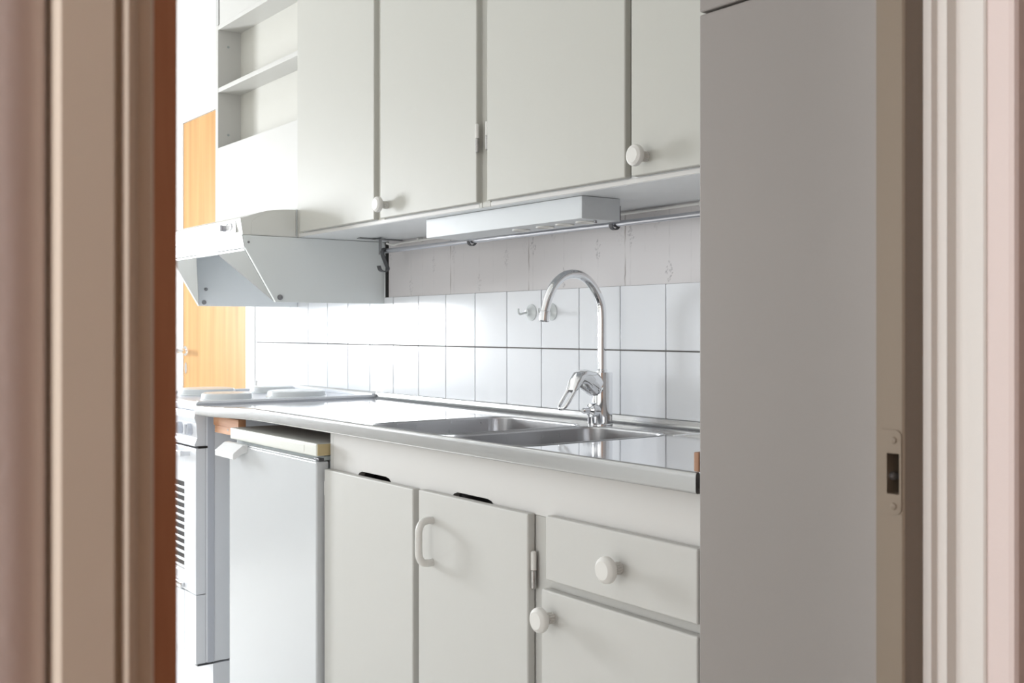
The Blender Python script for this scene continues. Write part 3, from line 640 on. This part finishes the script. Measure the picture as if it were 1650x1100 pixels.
# ------------------------------------------------------------------ base cabinet
YD, YFr = -0.575, -0.557
bc = thing('base_cabinet', 'off-white base cabinet under the sink with two doors, a drawer and a short door', 'cabinet', (-1.7, -0.3, 0))
bm = BM()
for a in ((-2.3220, -2.3050, YFr+0.0005, 0.0, 0.0, 0.8860), (-1.5320, -1.4790, YFr+0.0006, -0.10, 0.12, 0.7947), (-1.1180, -1.0975, YFr+0.0005, 0.0, 0.0, 0.8860), (-2.3050, -1.1180, YFr+0.03, 0.0, 0.10, 0.12),
          (-2.3050, -1.1180, -0.02, 0.0, 0.12, 0.72)): box(bm, *a)
obj('carcass', bm, PAINT, bc)
obj('plinth', box(BM(), -2.3045, -1.1185, -0.50, -0.485, 0.0, 0.0995), PAINT, bc)
# fascia with the two vent slots cut into its lower edge
zf0, zf1 = 0.7800, 0.8865
pf = [(-2.3035, zf0)]
for a, b in ((-2.1850, -2.0360), (-1.7980, -1.6550)):
    pf += [(a-0.0001, zf0), (a, 0.7950), (a+0.006, 0.8010), (a+0.018, 0.8050), (b-0.024, 0.8050), (b-0.010, 0.8025), (b, 0.7950), (b+0.0001, zf0)]
pf += [(-1.5330, zf0), (-1.5329, 0.7955), (-1.4791, 0.7955), (-1.4790, zf0), (-1.0985, zf0)]
bm = BM(); prev = None
for x, z in pf:
    q = [bm.verts.new((x, y, zz)) for y, zz in ((YFr, z), (YFr, zf1), (YFr+0.016, zf1), (YFr+0.016, z))]
    if prev:
        for k in range(4): bm.faces.new((prev[k], prev[(k+1) % 4], q[(k+1) % 4], q[k]))
    else: bm.faces.new(q)
    prev = q
bm.faces.new(prev)
obj('fascia', bm, FASCIALIT, bc)
obj('slot_shade', box(BM(), -2.20, -1.60, YFr+0.05, YFr+0.055, 0.77, 0.83), DARK, bc, label='black sheet for the shade inside the vent slots')
obj('middle_rail', box(BM(), -1.4785, -1.1185, YFr, YFr+0.016, 0.650, 0.720), PAINT, bc)
d1 = leaf(bc, 'door', -2.3180, -1.9180, 0.125, 0.7968, YFr-0.0006, YD)
d2 = leaf(bc, 'door', -1.8960, -1.5290, 0.125, 0.7985, YFr-0.0006, YD)
dr = leaf(bc, 'drawer', -1.4780, -1.1200, 0.6925, 0.8030, YFr-0.0006, YD)
d3 = leaf(bc, 'door', -1.4900, -1.1200, 0.125, 0.6755, YFr-0.0006, YD)
box_ = obj('door_post', box(BM(), -1.9175, -1.8965, YFr-0.0002, YFr+0.05, 0.125, 0.7795), PAINT, bc)
knob(dr, -1.2900, YD, 0.7460, 0.043, 0.0365); kk = knob(d3, -1.4605, YD, 0.6315, 0.043, 0.0365)
kk['label'] = 'knob with chipped paint on the lower edge'
obj('paint_chip', lathe(BM(), [(0, 0.0), (0.0042, 0.0), (0.003, 0.0006), (0, 0.0008)], (-1.4540, YD-0.0215, 0.6155), (0.5, 0.25, -0.85), 9), CHIP, kk)
hinge(d2, -1.5235, -0.5660, 0.7000, 0.066, 0.0050, 1)
hinge(d1, -2.3215, -0.5700, 0.7350, 0.066, 0.0030, 1)
# D handle
bm = BM(); hx = -1.8430
P_ = spline([(hx, YD+0.0005, 0.7430), (hx, YD-0.012, 0.7440), (hx, YD-0.024, 0.7400), (hx, YD-0.0305, 0.7280), (hx, YD-0.0315, 0.7130), (hx, YD-0.0315, 0.6900), (hx, YD-0.0305, 0.6755), (hx, YD-0.024, 0.6640), (hx, YD-0.012, 0.6600), (hx, YD+0.0005, 0.6610)], 5)
tube(bm, P_, 0.0074, 16); obj('handle', bm, KNOB, d2, 60)

# ------------------------------------------------------------------ tall cupboard
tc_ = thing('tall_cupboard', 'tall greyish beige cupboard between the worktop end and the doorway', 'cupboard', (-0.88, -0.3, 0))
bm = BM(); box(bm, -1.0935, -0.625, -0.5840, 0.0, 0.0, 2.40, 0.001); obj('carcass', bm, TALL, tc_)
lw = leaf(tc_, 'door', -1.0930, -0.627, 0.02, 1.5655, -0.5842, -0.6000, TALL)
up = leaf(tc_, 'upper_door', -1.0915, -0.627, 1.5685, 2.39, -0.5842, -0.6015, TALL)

# ------------------------------------------------------------------ fridge
fr = thing('mini_fridge', 'white undercounter fridge with tilted grip handle below the steel worktop', 'fridge', (-2.6, -0.3, 0))
FX0, FX1 = -2.8600, -2.3265
obj('cabinet_body', box(BM(), FX0, FX1, -0.553, -0.06, 0.02, 0.8150, 0.004), FRIDGE, fr)
obj('top_panel', box(BM(), FX0+0.003, FX1-0.003, -0.5890, -0.05, 0.8245, 0.8555, 0.004, 3), FRIDGETRIM, fr, 40)
obj('trim_strip', box(BM(), -2.800, -2.395, -0.5896, -0.5885, 0.8300, 0.8480, 0.0004), FRIDGETRIM, fr)
bm = BM(); box(bm, FX1-0.0032, FX1-0.0012, -0.5865, -0.0600, 0.8265, 0.8535, 0.0006); obj('side_cap', bm, YELLOW, fr, label='yellowed plastic side of the top panel')
obj('gap_seal', box(BM(), FX0+0.004, FX1-0.001, -0.570, -0.06, 0.8150, 0.8243), SEAL, fr)
fdoor = obj('door', box(BM(), FX0, FX1-0.0005, -0.5905, -0.5570, 0.10, 0.8130, 0.0045, 3), FRIDGE, fr, 40)
obj('door_gasket', box(BM(), FX0+0.006, FX1-0.006, -0.5570, -0.5532, 0.11, 0.805), SEAL, fdoor)
obj('door_strip', box(BM(), FX0+0.010, FX1-0.016, -0.5850, -0.5640, 0.8130, 0.8150, 0.0006), VISOR, fdoor)
bm = BM(); prism(bm, [(-0.5890, 0.8180), (-0.6030, 0.8175), (-0.6300, 0.7970), (-0.6300, 0.7825), (-0.6260, 0.7815), (-0.6050, 0.7960), (-0.5890, 0.7970)], -2.8620, -2.7350, 'x', 0.0015); obj('handle', bm, VISOR, fdoor, 40)
obj('hinge_cap', box(BM(), FX1-0.03, FX1-0.002, -0.583, -0.566, 0.8132, 0.8200, 0.001), BLACKMETAL, fdoor)

# ------------------------------------------------------------------ stove
st = thing('electric_stove', 'white electric stove left of the fridge with a slatted oven window', 'stove', (-3.4, -0.3, 0))
SX_0, SX_1 = -3.700, -3.1015
obj('body', box(BM(), SX_0, SX_1, -0.5650, -0.01, 0.150, 0.885, 0.002), STOVE, st)
obj('side_trim', box(BM(), -3.1013, -3.1000, -0.5600, -0.540, 0.150, 0.880, 0.0004), STOVEGREY, st)
obj('plinth', box(BM(), SX_0+0.004, SX_1-0.001, -0.5430, -0.03, 0.0, 0.1440), STOVE, st)
obj('foot_strip', box(BM(), SX_1-0.020, SX_1+0.001, -0.590, -0.5425, 0.1442, 0.1498), BLACKMETAL, st)
bm = BM(); box(bm, SX_0-0.001, SX_1+0.0015, -0.5950, -0.006, 0.8855, 0.9060, 0.003); 
hobt = obj('hob_top', bm, STOVEGREY, st, 40)
bm = BM(); prism(bm, [(-0.5945, 0.9060), (-0.5900, 0.9125), (-0.5850, 0.9125), (-0.5830, 0.9062)], SX_0, SX_1+0.001, 'x'); box(bm, SX_1-0.012, SX_1+0.0015, -0.589, -0.008, 0.9060, 0.9135, 0.001); box(bm, SX_0, SX_0+0.012, -0.589, -0.008, 0.9060, 0.9135, 0.001); box(bm, SX_0, SX_1, -0.016, -0.006, 0.9061, 0.9165, 0.001)
obj('hob_rim', bm, STOVE, hobt, 40)
cp = obj('control_panel', prism(BM(), [(-0.5655, 0.8850), (-0.5980, 0.8850), (-0.6000, 0.8640), (-0.5930, 0.8500), (-0.5900, 0.8060), (-0.5985, 0.7920), (-0.5985, 0.7830), (-0.5655, 0.7830)], SX_0, SX_1, 'x', 0.0012), STOVE, st, 30)
for i, x in enumerate((-3.155, -3.235, -3.315, -3.395, -3.475, -3.555, -3.64)):
    kb = obj('dial', lathe(BM(), [(0, 0), (0.0185, 0), (0.0180, 0.010), (0.0165, 0.014), (0, 0.0145)], (x, -0.5915, 0.8290), (0, -1, 0.06), 24), STOVEGREY, cp, 35)
    obj('dial_grip', box(BM(), x-0.003, x+0.003, -0.6120, -0.6055, 0.8150, 0.8450, 0.001), STOVE, kb)
obj('gap', box(BM(), SX_0+0.002, SX_1+0.0012, -0.5880, -0.556, 0.7765, 0.7828), DARK, st, label='black strip for the shaded gap under the control panel')
# oven door frame with window opening (window x -3.65..-3.197, z .36...672)
bm = BM(); yo0, yo1 = -0.5950, -0.5655
wx0, wx1, wz0, wz1 = -3.610, -3.1975, 0.4000, 0.6700
box(bm, wx1, SX_1, yo0, yo1, 0.352, 0.7760, 0.001); box(bm, SX_0, wx0, yo0, yo1, 0.352, 0.7760, 0.001)
box(bm, wx0, wx1, yo0+0.0002, yo1, wz1, 0.7760, 0.001); box(bm, wx0, wx1, yo0+0.0002, yo1, 0.352, wz0, 0.001)
od = obj('oven_door', bm, STOVE, st)
ow = obj('oven_window', box(BM(), wx0+0.0005, wx1-0.0005, -0.5860, -0.5800, wz0+0.0005, wz1-0.0005), GLASSDARK, od)
for i in range(12): obj('slat', box(BM(), wx0+0.001, wx1-0.001, -0.5900, -0.5861, wz0+0.010+i*0.0215, wz0+0.0135+i*0.0215), STOVE, ow)
bm = BM(); box(bm, -3.640, -3.150, -0.6250, -0.6130, 0.7500, 0.7680, 0.004); box(bm, -3.640, -3.620, -0.6140, -0.5948, 0.7520, 0.7660); box(bm, -3.170, -3.152, -0.6140, -0.5948, 0.7520, 0.7660); obj('oven_handle', bm, STOVE, od, 40)
bm = BM(); box(bm, SX_0+0.01, -3.195, -0.6080, -0.5950, 0.3560, 0.3720, 0.004); obj('door_lip', bm, CHROME, od, 40)
dw = obj('storage_drawer', box(BM(), SX_0, -3.1985, -0.5945, -0.5655, 0.1700, 0.3480, 0.002), STOVE, st)
obj('corner_post', box(BM(), -3.1965, SX_1, -0.5945, -0.5655, 0.150, 0.3500, 0.001), STOVE, st)
# loose enamel covers on the four burners
for (x, y, r, lab) in ((-3.2500, -0.4430, 0.080, 'small white enamel burner cover at the front of the stove nearest the worktop'), (-3.2500, -0.2100, 0.0965, 'large white burner cover at the back of the stove nearest the worktop'),
                    (-3.5500, -0.3950, 0.0965, 'large white burner cover at the far front of the stove'), (-3.5500, -0.1600, 0.080, 'small white burner cover at the far back of the stove by the wall')):
    bm = BM(); lathe(bm, [(r*0.93, 0.0), (r*1.0, 0.0), (r*1.0, 0.0025), (r*0.965, 0.0045), (r*0.955, 0.0150), (r*0.93, 0.0195), (r*0.86, 0.0215), (0, 0.0225)], (x, y, 0.9061), (0, 0, 1), 56)
    o = obj('burner_cover', bm, COVER, None, 35)
    tag(o, lab, 'burner cover', 'enamel covers on the stove burners')
